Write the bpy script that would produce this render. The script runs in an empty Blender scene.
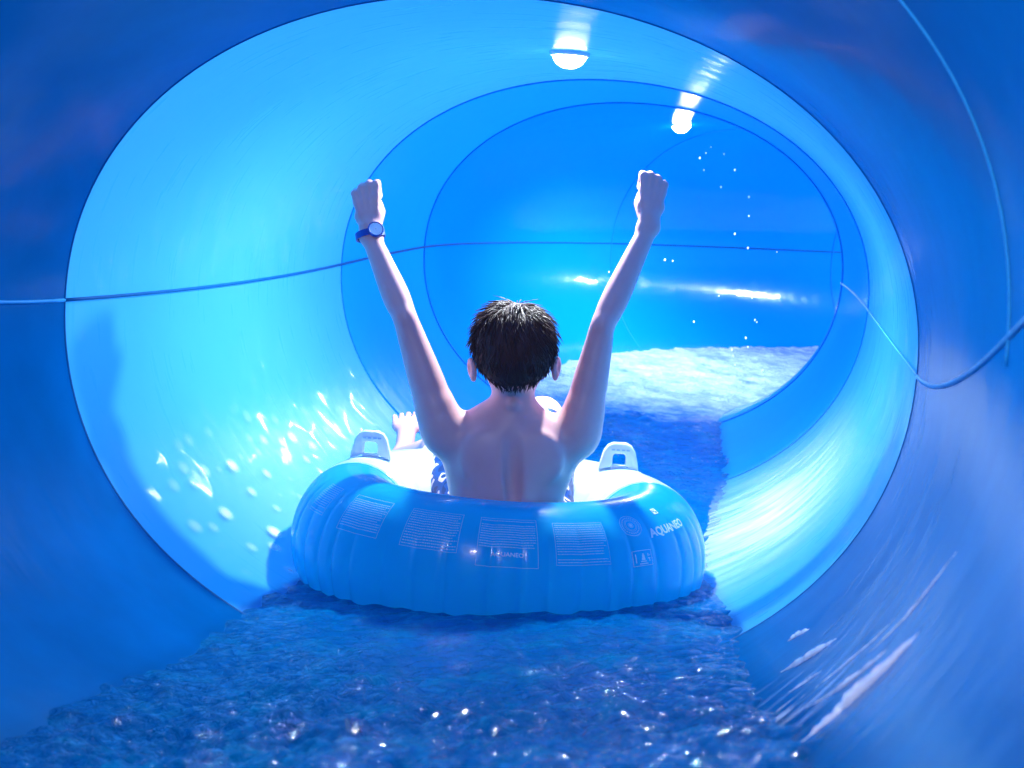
import bpy, math, random
import numpy as np
from mathutils import Vector, Matrix, noise
random.seed(7); rng = np.random.default_rng(7)
SC = bpy.context.scene; COL = SC.collection

# ------------------------------------------------------------ camera
F = 1447.36; PITCH = -0.11166; ROLL = 0.011725
def rot(ax, t):
    c, s = math.cos(t), math.sin(t)
    if ax == 'x': return np.array([[1,0,0],[0,c,-s],[0,s,c]])
    if ax == 'y': return np.array([[c,0,s],[0,1,0],[-s,0,c]])
    return np.array([[c,-s,0],[s,c,0],[0,0,1]])
CM = rot('x', PITCH) @ rot('y', ROLL)
def at(px, py, Y):
    """point seen at pixel (px,py) of the photo, at distance Y along the slide"""
    d = CM @ np.array([(px-512)/F, 1.0, -(py-384)/F])
    return d * (Y/d[1])
cd = bpy.data.cameras.new('camera'); cam = bpy.data.objects.new('camera', cd); COL.objects.link(cam)
cd.sensor_width = 36; cd.lens = 36*F/1024; cd.clip_start = .02; cd.clip_end = 200
m = np.eye(4); m[:3,0] = CM[:,0]; m[:3,1] = CM[:,2]; m[:3,2] = -CM[:,1]
cam.matrix_world = Matrix(m.tolist())
cd.dof.use_dof = True; cd.dof.focus_distance = 2.75; cd.dof.aperture_fstop = 9.0
SC.camera = cam
SC.view_settings.view_transform = 'Standard'; SC.view_settings.look = 'None'
SC.view_settings.gamma = 1; SC.view_settings.use_curve_mapping = False
SC.view_settings.exposure = 0.0

# ------------------------------------------------------------ object helpers
def mesh_obj(name, V, Fc, mat=None, parent=None, smooth=True, mats=None, midx=None):
    me = bpy.data.meshes.new(name)
    me.from_pydata([tuple(map(float, v)) for v in V], [], [tuple(map(int, f)) for f in Fc])
    me.validate(); me.update()
    if smooth: me.polygons.foreach_set('use_smooth', [True]*len(me.polygons))
    for k in (mats or [mat]): me.materials.append(k)
    if midx is not None: me.polygons.foreach_set('material_index', list(map(int, midx)))
    o = bpy.data.objects.new(name, me); COL.objects.link(o)
    if parent is not None: o.parent = parent
    return o
def big_mesh(name, V, Q, mat, parent=None):
    me = bpy.data.meshes.new(name); V = np.asarray(V, dtype=np.float32); Q = np.asarray(Q, dtype=np.int32)
    me.vertices.add(len(V)); me.vertices.foreach_set('co', V.ravel())
    k = Q.shape[1]; me.loops.add(Q.size); me.loops.foreach_set('vertex_index', Q.ravel())
    me.polygons.add(len(Q)); me.polygons.foreach_set('loop_start', np.arange(0, Q.size, k, dtype=np.int32))
    me.polygons.foreach_set('loop_total', np.full(len(Q), k, dtype=np.int32))
    me.update(calc_edges=True); me.validate()
    me.polygons.foreach_set('use_smooth', [True]*len(me.polygons)); me.materials.append(mat)
    o = bpy.data.objects.new(name, me); COL.objects.link(o)
    if parent is not None: o.parent = parent
    return o
def tag(o, label=None, cat=None, group=None, kind=None):
    if label: o['label'] = label
    if cat: o['category'] = cat
    if group: o['group'] = group
    if kind: o['kind'] = kind
    return o
def empty(name, M):
    o = bpy.data.objects.new(name, None); o.empty_display_size = .05; COL.objects.link(o); o.matrix_world = M
    return o
def tube(path, rad, n=10, closed=False):
    """round tube along a list of points; rad scalar or per point"""
    P = [Vector(p) for p in path]; N = len(P); V = []; Fc = []
    up = Vector((0,0,1)); prev = None
    for i in range(N):
        a = P[(i-1) % N] if closed or i > 0 else P[i]; b = P[(i+1) % N] if closed or i < N-1 else P[i]
        t = (b-a).normalized()
        if prev is None:
            s = t.cross(up); s = s if s.length > .1 else t.cross(Vector((1,0,0)))
        else: s = prev - t*prev.dot(t)
        s.normalize(); prev = s; q = t.cross(s)
        r = rad[i] if hasattr(rad, '__len__') else rad
        for k in range(n):
            an = 2*math.pi*k/n; V.append(P[i] + s*math.cos(an)*r + q*math.sin(an)*r)
    for i in range(N if closed else N-1):
        for k in range(n):
            a = i*n; b = ((i+1) % N)*n; Fc.append((a+k, a+(k+1) % n, b+(k+1) % n, b+k))
    if not closed: Fc.append(tuple(range(n))[::-1]); Fc.append(tuple((N-1)*n+k for k in range(n)))
    return V, Fc
def join(*parts):
    V = []; Fc = []
    for v, f in parts:
        o = len(V); V += [tuple(x) for x in v]; Fc += [tuple(i+o for i in q) for q in f]
    return V, Fc

# ------------------------------------------------------------ material helpers
def mat(name): 
    m = bpy.data.materials.new(name); m.use_nodes = True; nt = m.node_tree
    return m, nt, nt.nodes['Principled BSDF'], nt.nodes['Material Output']
def simple(name, col, rough=.4, spec=.5, coat=0, trans=0, sss=0, emis=None, es=0, metal=0):
    m, nt, b, o = mat(name)
    b.inputs['Base Color'].default_value = (*col, 1); b.inputs['Roughness'].default_value = rough
    b.inputs['Specular IOR Level'].default_value = spec; b.inputs['Coat Weight'].default_value = coat
    b.inputs['Coat Roughness'].default_value = .05; b.inputs['Transmission Weight'].default_value = trans
    b.inputs['Metallic'].default_value = metal
    if sss: b.inputs['Subsurface Weight'].default_value = sss; b.inputs['Subsurface Radius'].default_value = (.01,.004,.002)
    if emis: b.inputs['Emission Color'].default_value = (*emis,1); b.inputs['Emission Strength'].default_value = es
    return m
def N(nt, t, **kw):
    n = nt.nodes.new(t)
    for k, v in kw.items():
        if k in n.inputs: n.inputs[k].default_value = v
        else: setattr(n, k, v)
    return n
def gelcoat(name, col, trans_col, tw, rough=.14, streak=.3, seed=0., mott=.15, coat=.4, dimple=0, film=0):
    """glossy translucent glass-fibre shell: diffuse + light coming through from outside, with a clear coat"""
    m, nt, b, out = mat(name); L = nt.links.new
    uv = N(nt, 'ShaderNodeUVMap'); uv.uv_map = 'UVMap'
    mp = N(nt, 'ShaderNodeMapping'); mp.inputs['Scale'].default_value = (26, 1.6, 1); mp.inputs['Location'].default_value = (seed, seed, 0)
    L(uv.outputs[0], mp.inputs[0])
    s1 = N(nt, 'ShaderNodeTexNoise', Scale=3.0, Detail=6.0, Roughness=.6); L(mp.outputs[0], s1.inputs['Vector'])
    geo = N(nt, 'ShaderNodeNewGeometry')
    s2 = N(nt, 'ShaderNodeTexNoise', Scale=3.5, Detail=5.0, Roughness=.6); L(geo.outputs['Position'], s2.inputs['Vector'])
    mix = N(nt, 'ShaderNodeMix', data_type='RGBA', blend_type='MULTIPLY'); mix.inputs[0].default_value = 1
    mr = N(nt, 'ShaderNodeMapRange'); mr.inputs[1].default_value = .3; mr.inputs[2].default_value = .7
    mr.inputs[3].default_value = 1-mott; mr.inputs[4].default_value = 1+mott; L(s2.outputs[0], mr.inputs[0])
    mix.inputs[6].default_value = (*col, 1); L(mr.outputs[0], mix.inputs[7])
    L(mix.outputs[2], b.inputs['Base Color'])
    b.inputs['Specular IOR Level'].default_value = .05 if film else .13; b.inputs['Specular Tint'].default_value = (.15,.6,1,1)
    rr = N(nt, 'ShaderNodeMapRange'); rr.inputs[1].default_value = .35; rr.inputs[2].default_value = .7
    rr.inputs[3].default_value = rough*.88; rr.inputs[4].default_value = rough*1.15; L(s1.outputs[0], rr.inputs[0]); L(rr.outputs[0], b.inputs['Roughness'])
    b1 = N(nt, 'ShaderNodeBump', Strength=streak, Distance=.004); L(s1.outputs[0], b1.inputs['Height'])
    s3 = N(nt, 'ShaderNodeTexNoise', Scale=9., Detail=2.0); L(geo.outputs['Position'], s3.inputs['Vector'])
    b2 = N(nt, 'ShaderNodeBump', Strength=.2, Distance=.01); L(s3.outputs[0], b2.inputs['Height']); L(b1.outputs[0], b2.inputs['Normal'])
    L(b2.outputs[0], b.inputs['Normal'])
    bc = N(nt, 'ShaderNodeBump', Strength=.15, Distance=.01); L(s3.outputs[0], bc.inputs['Height'])
    b.inputs['Coat Roughness'].default_value = .11 if dimple else .07
    sz = N(nt, 'ShaderNodeSeparateXYZ'); L(geo.outputs['Position'], sz.inputs[0])      # wet below the seam, nearly dry in the roof
    wz = N(nt, 'ShaderNodeMapRange'); wz.inputs[1].default_value = .15; wz.inputs[2].default_value = -.05; wz.inputs[3].default_value = .05; wz.inputs[4].default_value = coat
    L(sz.outputs['Z'], wz.inputs[0]); L(wz.outputs[0], b.inputs['Coat Weight'])
    if dimple:      # running film of water: rounded ripples
        mp2 = N(nt, 'ShaderNodeMapping'); mp2.inputs['Scale'].default_value = (15, 9, 1); mp2.inputs['Rotation'].default_value = (0,0,.5); L(uv.outputs[0], mp2.inputs[0])
        vo = N(nt, 'ShaderNodeTexVoronoi', feature='SMOOTH_F1', Scale=1.0, Randomness=.7, Smoothness=.6); L(mp2.outputs[0], vo.inputs['Vector'])
        b3 = N(nt, 'ShaderNodeBump', Strength=.6, Distance=.018); L(vo.outputs['Distance'], b3.inputs['Height']); L(bc.outputs[0], b3.inputs['Normal'])
        L(b3.outputs[0], b.inputs['Coat Normal'])
    elif film:      # sheet of water running up the outer wall, low on the right
        sx = N(nt, 'ShaderNodeSeparateXYZ'); L(geo.outputs['Position'], sx.inputs[0])
        mx_ = N(nt, 'ShaderNodeMapRange'); mx_.inputs[1].default_value = .10; mx_.inputs[2].default_value = .25; L(sx.outputs['X'], mx_.inputs[0])
        mz_ = N(nt, 'ShaderNodeMapRange'); mz_.inputs[1].default_value = -.20; mz_.inputs[2].default_value = -.33; L(sx.outputs['Z'], mz_.inputs[0])
        mu = N(nt, 'ShaderNodeMath', operation='MULTIPLY'); L(mx_.outputs[0], mu.inputs[0]); L(mz_.outputs[0], mu.inputs[1])
        mp3 = N(nt, 'ShaderNodeMapping'); mp3.inputs['Scale'].default_value = (9, 1.1, 1); L(uv.outputs[0], mp3.inputs[0])
        s4 = N(nt, 'ShaderNodeTexNoise', Scale=2.2, Detail=3.0, Roughness=.5); L(mp3.outputs[0], s4.inputs['Vector'])
        b4 = N(nt, 'ShaderNodeBump', Distance=.05); L(mu.outputs[0], b4.inputs['Strength']); L(s4.outputs[0], b4.inputs['Height']); L(bc.outputs[0], b4.inputs['Normal'])
        L(b4.outputs[0], b.inputs['Coat Normal'])
        cw = N(nt, 'ShaderNodeMath', operation='MULTIPLY_ADD'); L(mu.outputs[0], cw.inputs[0]); cw.inputs[1].default_value = .12; L(wz.outputs[0], cw.inputs[2]); L(cw.outputs[0], b.inputs['Coat Weight'])
    else: L(bc.outputs[0], b.inputs['Coat Normal'])
    tr = N(nt, 'ShaderNodeBsdfTranslucent'); tr.inputs[0].default_value = (*trans_col, 1)
    ms = N(nt, 'ShaderNodeMixShader'); ms.inputs[0].default_value = tw
    L(b.outputs[0], ms.inputs[1]); L(tr.outputs[0], ms.inputs[2]); L(ms.outputs[0], out.inputs[0])
    return m

# ------------------------------------------------------------ the slide tube: centre line, frames, section shape
A = .70; BU = .533; BD = .5675; NE = 2.09
LEN = {-3:1.5,-2:1.5,-1:1.5, 0:.9466, 1:1.5647, 2:1.031, 3:1.199, 4:1.2, 5:1.2, 6:1.2, 7:1.2}
KY = {-3:0,-2:0,-1:.001, 0:.0385, 1:-.0344, 2:-.0261, 3:.6418, 4:.32, 5:.38, 6:.4, 7:.4}
KS = {-3:.0,-2:.0,-1:.002, 0:.2257, 1:.0546, 2:-.0212, 3:-.0609, 4:-.0223, 5:0, 6:0, 7:0}
NS = 24
def frame(yaw, sl, u): return rot('z', -yaw) @ rot('x', sl) @ rot('y', .0822 + .0067*(min(u,6)-1))
ST = {}
def march():
    P0 = np.array([-.0740, 2.3057, -.1806]); y0, s0 = .21153, -.02181
    ST[NS] = (P0, frame(y0, s0, 1))
    P, yaw, sl = P0.copy(), y0, s0
    for k in range(1, 8):
        for j in range(NS):
            yaw += KY[k]/NS/2; sl += KS[k]/NS/2
            P = P + (rot('z', -yaw) @ rot('x', sl))[:,1]*LEN[k]/NS
            yaw += KY[k]/NS/2; sl += KS[k]/NS/2
            ST[k*NS+j+1] = (P.copy(), frame(yaw, sl, k+(j+1)/NS))
    P, yaw, sl = P0.copy(), y0, s0
    for k in (0, -1, -2, -3):
        for j in range(NS):
            yaw -= KY[k]/NS/2; sl -= KS[k]/NS/2
            P = P - (rot('z', -yaw) @ rot('x', sl))[:,1]*LEN[k]/NS
            yaw -= KY[k]/NS/2; sl -= KS[k]/NS/2
            ST[(k+1)*NS-(j+1)] = (P.copy(), frame(yaw, sl, k+1-(j+1)/NS))
march()
def stat(u):
    x = u*NS; i = int(math.floor(x)); f = x-i
    if f < 1e-6: return ST[i]
    return (ST[i][0]*(1-f)+ST[i+1][0]*f, ST[i][1]*(1-f)+ST[i+1][1]*f)
def sec(t, g=0.):
    c, s = math.cos(t), math.sin(t)
    x = (A+g)*math.copysign(abs(c)**(2/NE), c); z = math.copysign(abs(s)**(2/NE), s)
    return np.array([x, 0, z*((BU if z > 0 else BD)+g)])
def on(u, t, g=0.): P, M = stat(u); return P + M @ sec(t, g)

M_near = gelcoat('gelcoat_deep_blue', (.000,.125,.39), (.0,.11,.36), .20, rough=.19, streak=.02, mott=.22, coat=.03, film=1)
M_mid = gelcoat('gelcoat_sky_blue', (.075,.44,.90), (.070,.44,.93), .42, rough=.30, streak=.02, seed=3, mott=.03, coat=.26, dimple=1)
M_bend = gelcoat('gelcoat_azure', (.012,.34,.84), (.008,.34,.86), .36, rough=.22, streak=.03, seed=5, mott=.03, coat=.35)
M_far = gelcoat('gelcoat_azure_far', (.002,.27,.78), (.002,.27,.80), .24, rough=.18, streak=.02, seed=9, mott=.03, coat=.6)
NT = 160
def wall(name, u0, u1, m, g=0.):
    n = int(round((u1-u0)*NS)); V = []; Fc = []; UV = []
    for i in range(n+1):
        for k in range(NT): V.append(on(u0+i/NS, 2*math.pi*k/NT, g))
    for i in range(n):
        for k in range(NT):
            a = i*NT; b = a+NT; Fc.append((a+k, b+k, b+(k+1) % NT, a+(k+1) % NT))
            for ii, kk in ((i,k),(i+1,k),(i+1,k+1),(i,k+1)): UV.append((u0+ii/NS, kk/NT*4))
    o = mesh_obj(name, V, Fc, m); l = o.data.uv_layers.new(name='UVMap')
    l.data.foreach_set('uv', [c for p in UV for c in p]); return tag(o, kind='structure')
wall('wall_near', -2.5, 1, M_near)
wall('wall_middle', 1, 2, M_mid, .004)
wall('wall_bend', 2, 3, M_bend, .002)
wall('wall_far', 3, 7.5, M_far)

# joints: the flange rings and the two long seams of every section
M_joint = simple('joint_sealant_dark', (.0,.12,.34), .6, .15)
M_jlight = simple('joint_sealant_pale', (.02,.40,.80), .5, .2)
M_jmid = simple('joint_sealant_blue', (.0,.24,.66), .6, .15)
jn = [0]
def trim(V, Fc, m):
    jn[0] += 1; return tag(mesh_obj('trim_%d' % jn[0], V, Fc, m), kind='structure')
def ring(u, r, m, g=0.): trim(*tube([on(u, 2*math.pi*k/NT, g) for k in range(NT)], r, 8, True), m)
trim(*tube([on(0, math.pi*k/NT) for k in range(-2, NT+1)], .0020, 8), M_jlight); ring(1, .0035, M_joint, .002); ring(2, .0022, M_jmid, .002); ring(3, .0022, M_jmid); ring(4, .0028, M_jmid); ring(5, .003, M_jmid)
def seam(u0, u1, t, r, m): 
    n = int((u1-u0)*NS); trim(*tube([on(u0+i/NS, t, .001) for i in range(n+1)], r, 6), m)
seam(-1, 1, math.pi, .0034, M_jlight); seam(1, 6, math.pi, .0034, M_joint)
seam(-1, 1, 0, .0040, M_jlight); seam(1, 6, 0, .0026, M_jlight)

# ------------------------------------------------------------ lamps set in the roof of the tube
M_lens = simple('lamp_lens_glowing', (1,1,1), .3, emis=(1,1,1), es=22)
M_lens2 = simple('lamp_lens_glowing_far', (1,1,1), .3, emis=(1,1,1), es=50)
M_lens3 = simple('lamp_lens_glowing_beyond', (1,1,1), .3, emis=(1,1,1), es=900)
M_lens0 = simple('lamp_lens_glowing_near', (1,1,1), .3, emis=(.95,.86,1), es=290)
M_chrome = simple('lamp_bezel_white', (.7,.8,.9), .25)
def ceiling_point(px, py):
    best = None
    for iu in range(int(1.05*NS), int(5.5*NS)):
        for it in range(20, 141):
            p = on(iu/NS, math.pi*it/160); c = CM.T @ p
            q = (512+F*c[0]/c[1]-px)**2 + (384-F*c[2]/c[1]-py)**2
            if best is None or q < best[0]: best = (q, iu/NS, math.pi*it/160)
    return best[1], best[2]
def lamp(u, t, lens, label, r=.036, watt=0):
    P, M = stat(u); p = on(u, t); nn = on(u, t, -.05)-p; nn = Vector(nn).normalized()
    Q = nn.to_track_quat('-Z', 'Y').to_matrix().to_4x4(); Q = Matrix.Translation(Vector(p)+nn*.001) @ Q
    e = empty('ceiling_lamp', Q); tag(e, label, 'lamp')
    V = []; Fc = []; n = 40; prof = [(.0,-.8*r),(.3*r,-.77*r),(.55*r,-.68*r),(.78*r,-.5*r),(.93*r,-.28*r),(r,-.004),(r,.006)]
    for i, (a, z) in enumerate(prof):
        for k in range(n): V.append((a*math.cos(6.28318*k/n), a*math.sin(6.28318*k/n), z))
    for i in range(len(prof)-1):
        for k in range(n): Fc.append((i*n+k, i*n+(k+1) % n, (i+1)*n+(k+1) % n, (i+1)*n+k))
    mesh_obj('lens', V, Fc, lens, e)
    V = []; Fc = []; prof = [(r*1.01,.006),(r*1.01,-.003),(r*1.05,-.004),(r*1.14,-.003),(r*1.18,.0),(r*1.18,.006)]
    for i, (a, z) in enumerate(prof):
        for k in range(n): V.append((a*math.cos(6.28318*k/n), a*math.sin(6.28318*k/n), z))
    for i in range(len(prof)):
        j = (i+1) % len(prof)
        for k in range(n): Fc.append((i*n+k, i*n+(k+1) % n, j*n+(k+1) % n, j*n+k))
    mesh_obj('bezel', V, Fc, M_chrome, e)
    if watt:        # the downward beam of the lamp
        ld = bpy.data.lights.new('lamp_beam', 'SPOT'); ld.energy = watt; ld.spot_size = 3.0; ld.spot_blend = 1; ld.shadow_soft_size = .02; ld.color = (.82,.95,1)
        lo = bpy.data.objects.new('lamp_beam', ld); COL.objects.link(lo); lo.parent = e; lo.location = (0,0,-.8*r-.022)
    return e
lamp(*ceiling_point(570, 55), M_lens, 'round glowing lamp in the roof of the slide, nearer and higher of the two', watt=110)
lamp(*ceiling_point(680, 125), M_lens2, 'round glowing lamp further down the slide roof, above the right fist', .036, 115)
lamp(5.5, math.pi/2, M_lens3, 'round lamp in the slide roof hidden round the bend', .036)
lamp(-.35, math.pi/2, M_lens0, 'round lamp in the slide roof above the camera, out of the picture', .06)

# ------------------------------------------------------------ running water
m, nt, b, out = mat('slide_water'); M_water = m; L = nt.links.new
b.inputs['Roughness'].default_value = .035
b.inputs['IOR'].default_value = 1.33; b.inputs['Specular IOR Level'].default_value = .5
geo = N(nt, 'ShaderNodeNewGeometry')
n1 = N(nt, 'ShaderNodeTexNoise', Scale=50., Detail=6., Roughness=.65, Distortion=.8); L(geo.outputs['Position'], n1.inputs['Vector'])
n2 = N(nt, 'ShaderNodeTexNoise', Scale=120., Detail=2.); L(geo.outputs['Position'], n2.inputs['Vector'])
bp = N(nt, 'ShaderNodeBump', Strength=.9, Distance=.02); L(n1.outputs[0], bp.inputs['Height'])
bp2 = N(nt, 'ShaderNodeBump', Strength=.35, Distance=.003); L(n2.outputs[0], bp2.inputs['Height']); L(bp.outputs[0], bp2.inputs['Normal'])
L(bp2.outputs[0], b.inputs['Normal'])
# aerated flecks of foam
n3 = N(nt, 'ShaderNodeTexNoise', Scale=9., Detail=8., Roughness=.72); L(geo.outputs['Position'], n3.inputs['Vector'])
cr = N(nt, 'ShaderNodeMapRange'); cr.inputs[1].default_value = .50; cr.inputs[2].default_value = .82; L(n3.outputs[0], cr.inputs[0])
mx = N(nt, 'ShaderNodeMix', data_type='RGBA'); L(cr.outputs[0], mx.inputs[0])
mx.inputs[6].default_value = (.0,.135,.42,1); mx.inputs[7].default_value = (.0,.30,.55,1)
# pool of light under the far lamp, painted white into the water colour
sx = N(nt, 'ShaderNodeSeparateXYZ'); L(geo.outputs['Position'], sx.inputs[0])
fy = N(nt, 'ShaderNodeMapRange'); fy.inputs[1].default_value = 4.2; fy.inputs[2].default_value = 5.2; L(sx.outputs['Y'], fy.inputs[0])
ad = N(nt, 'ShaderNodeMath', operation='MULTIPLY_ADD'); L(n3.outputs[0], ad.inputs[0]); ad.inputs[1].default_value = 1.6; L(fy.outputs[0], ad.inputs[2])
cf = N(nt, 'ShaderNodeMapRange'); cf.inputs[1].default_value = 1.35; cf.inputs[2].default_value = 2.1; L(ad.outputs[0], cf.inputs[0])
mf = N(nt, 'ShaderNodeMix', data_type='RGBA'); L(cf.outputs[0], mf.inputs[0]); L(mx.outputs[2], mf.inputs[6]); mf.inputs[7].default_value = (.70,.85,.95,1)
L(mf.outputs[2], b.inputs['Base Color'])

def wdepth(u):                                          # height of the water above the lowest point of the tube
    return .0965 + .012*max(0, min(1, 1-u)) - .032*max(0, min(1, (u-1)/.4)) + .03*max(0, min(1, (u-2.5)/1.5))
def wtilt(u): return .10*max(0, min(1, 1.-u)) - .05*max(0, min(1, (u-1)/.4)) - .13*max(0, min(1, (u-2.2)/1.6))
def water_level(u):
    """centre point of the surface, sideways direction, left and right reach"""
    P, M = stat(u); zc = -BD + wdepth(u)
    a = .0822 + .0067*(min(u,6)-1) + wtilt(u)
    side = M[:,0]*math.cos(a) + M[:,2]*math.sin(a); c = P + M[:,2]*zc
    ext = []
    for s in (-1, 1):
        lo, hi = 0., .7
        for _ in range(24):
            q = (lo+hi)/2; r = M.T @ (c+side*s*q-P)
            v = abs(r[0]/A)**NE + abs(r[2]/(BU if r[2] > 0 else BD))**NE
            if v < 1: lo = q
            else: hi = q
        ext.append(lo+.02)
    return c, side, M[:,2], ext
def build_water():
    nu, nw = 900, 200; u0, u1 = -.6, 6.2; V = np.zeros(((nu+1)*(nw+1), 3)); i = 0
    us = [u0 + (u1-u0)*((k/nu)**1.9*.75+.25*k/nu) for k in range(nu+1)]
    for u in us:
        c, side, up, ext = water_level(u)
        near = max(0, min(1, (1.05-u)/.8))
        for k in range(nw+1):
            t = k/nw; x = -ext[0]+(ext[0]+ext[1])*t; p = c + side*x
            e = min(1, min(t, 1-t)*14)
            h = 0
            q = Vector((p[0], p[1], 0))
            if near > 0:
                h += near*min(1, .35+2*t)*(1-.55*t)*(.030*noise.noise(q*6.5+Vector((3,1,5))) + .020*noise.noise(q*15) + .012*noise.noise(q*33) + .006*noise.noise(q*75) + .003*noise.noise(q*140))
            h += (.006+.004*near)*noise.noise(q*17+Vector((9,2,1))) + .004*noise.noise(q*40+Vector((0,7,0)))
            if u > 1.4: h += .006*noise.noise(q*9)
            V[i] = p + up*h; i += 1
    j = np.arange(nu)[:,None]*(nw+1)+np.arange(nw)[None,:]; j = j.ravel()
    Q = np.stack([j, j+1, j+nw+2, j+nw+1], 1)
    o = big_mesh('water', V, Q, M_water)
    tag(o, 'rippling dark blue water running along the bottom of the slide under the swim ring', 'water', kind='stuff')
build_water()

# ------------------------------------------------------------ swim ring
RC = np.array([-.030, 2.780, -.625]); RR = .285; RM = .140; RTILT = .080
ringM = Matrix.Translation(Vector(RC)) @ Matrix.Rotation(RTILT, 4, 'Y')
ring_e = empty('swim_ring', ringM)
tag(ring_e, 'blue and white inflatable swim ring with two handles, floating under the seated child', 'swim ring')
def torus_pt(phi, th_, g=0., puck=True):
    """phi round the ring (0 = right, 90 = ahead, 270 = towards camera); th_ round the tube (0 = outermost, 90 = top)"""
    r = RM + g
    if puck:
        w = max(0., math.cos(th_-math.radians(-18)))**1.5
        s = abs(math.sin(phi*21 + .5*math.sin(phi*5)+.35*math.sin(phi*13)))
        r -= w*(.0065+.002*math.sin(phi*7+1))*(1-s)**2.2*(1.0)
        wi = max(0., -math.cos(th_))**2; r -= wi*.006*(1-abs(math.sin(phi*13)))**2
    rad = RR + r*math.cos(th_)*.84; z = r*math.sin(th_)*.99
    return (rad*math.cos(phi), rad*math.sin(phi), z)
def torus_panel(phi0, phi1, th0, th1, n1, n2, g=0., puck=True, wrap=False):
    V = []; Fc = []
    for i in range(n1+1):
        for k in range(n2+(0 if wrap else 1)):
            V.append(torus_pt(phi0+(phi1-phi0)*i/n1, th0+(th1-th0)*k/n2, g, puck))
    m_ = n2 if wrap else n2+1
    for i in range(n1):
        for k in range(n2):
            k2 = (k+1) % m_; Fc.append((i*m_+k, (i+1)*m_+k, (i+1)*m_+k2, i*m_+k2))
    return V, Fc
def vinyl(name, col, tcol, tw, rough):
    m, nt, b, out = mat(name); L = nt.links.new
    b.inputs['Base Color'].default_value = (*col,1); b.inputs['Roughness'].default_value = rough; b.inputs['Coat Weight'].default_value = .5
    b.inputs['Coat Roughness'].default_value = .08
    tc = N(nt, 'ShaderNodeTexCoord'); n1 = N(nt, 'ShaderNodeTexNoise', Scale=14., Detail=3.); L(tc.outputs['Object'], n1.inputs['Vector'])
    bp = N(nt, 'ShaderNodeBump', Strength=.25, Distance=.008); L(n1.outputs[0], bp.inputs['Height']); L(bp.outputs[0], b.inputs['Normal']); L(bp.outputs[0], b.inputs['Coat Normal'])
    tr = N(nt, 'ShaderNodeBsdfTranslucent'); tr.inputs[0].default_value = (*tcol,1)
    ms = N(nt, 'ShaderNodeMixShader'); ms.inputs[0].default_value = tw
    L(b.outputs[0], ms.inputs[1]); L(tr.outputs[0], ms.inputs[2]); L(ms.outputs[0], out.inputs[0]); return m
M_vblue = vinyl('vinyl_blue', (.015,.60,.95), (.02,.70,1.), .50, .25)
M_vwhite = vinyl('vinyl_white', (.80,.90,.95), (.5,.85,1), .38, .3)
D = math.radians
tag(mesh_obj('back_panel', *torus_panel(D(178), D(362), 0, 2*math.pi, 420, 72, wrap=True), M_vblue, ring_e), 'translucent blue vinyl half with printed warnings')
tag(mesh_obj('front_panel', *torus_panel(D(2), D(178), 0, 2*math.pi, 380, 72, wrap=True), M_vwhite, ring_e), 'white vinyl half away from the camera')
M_weld = simple('weld_band', (.25,.68,.95), .2, coat=.4)
for a in (178, 362):
    tag(mesh_obj('weld_band', *torus_panel(D(a-1.3), D(a+1.3), 0, 2*math.pi, 4, 72, g=.0009, wrap=True), M_weld, ring_e))
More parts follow.
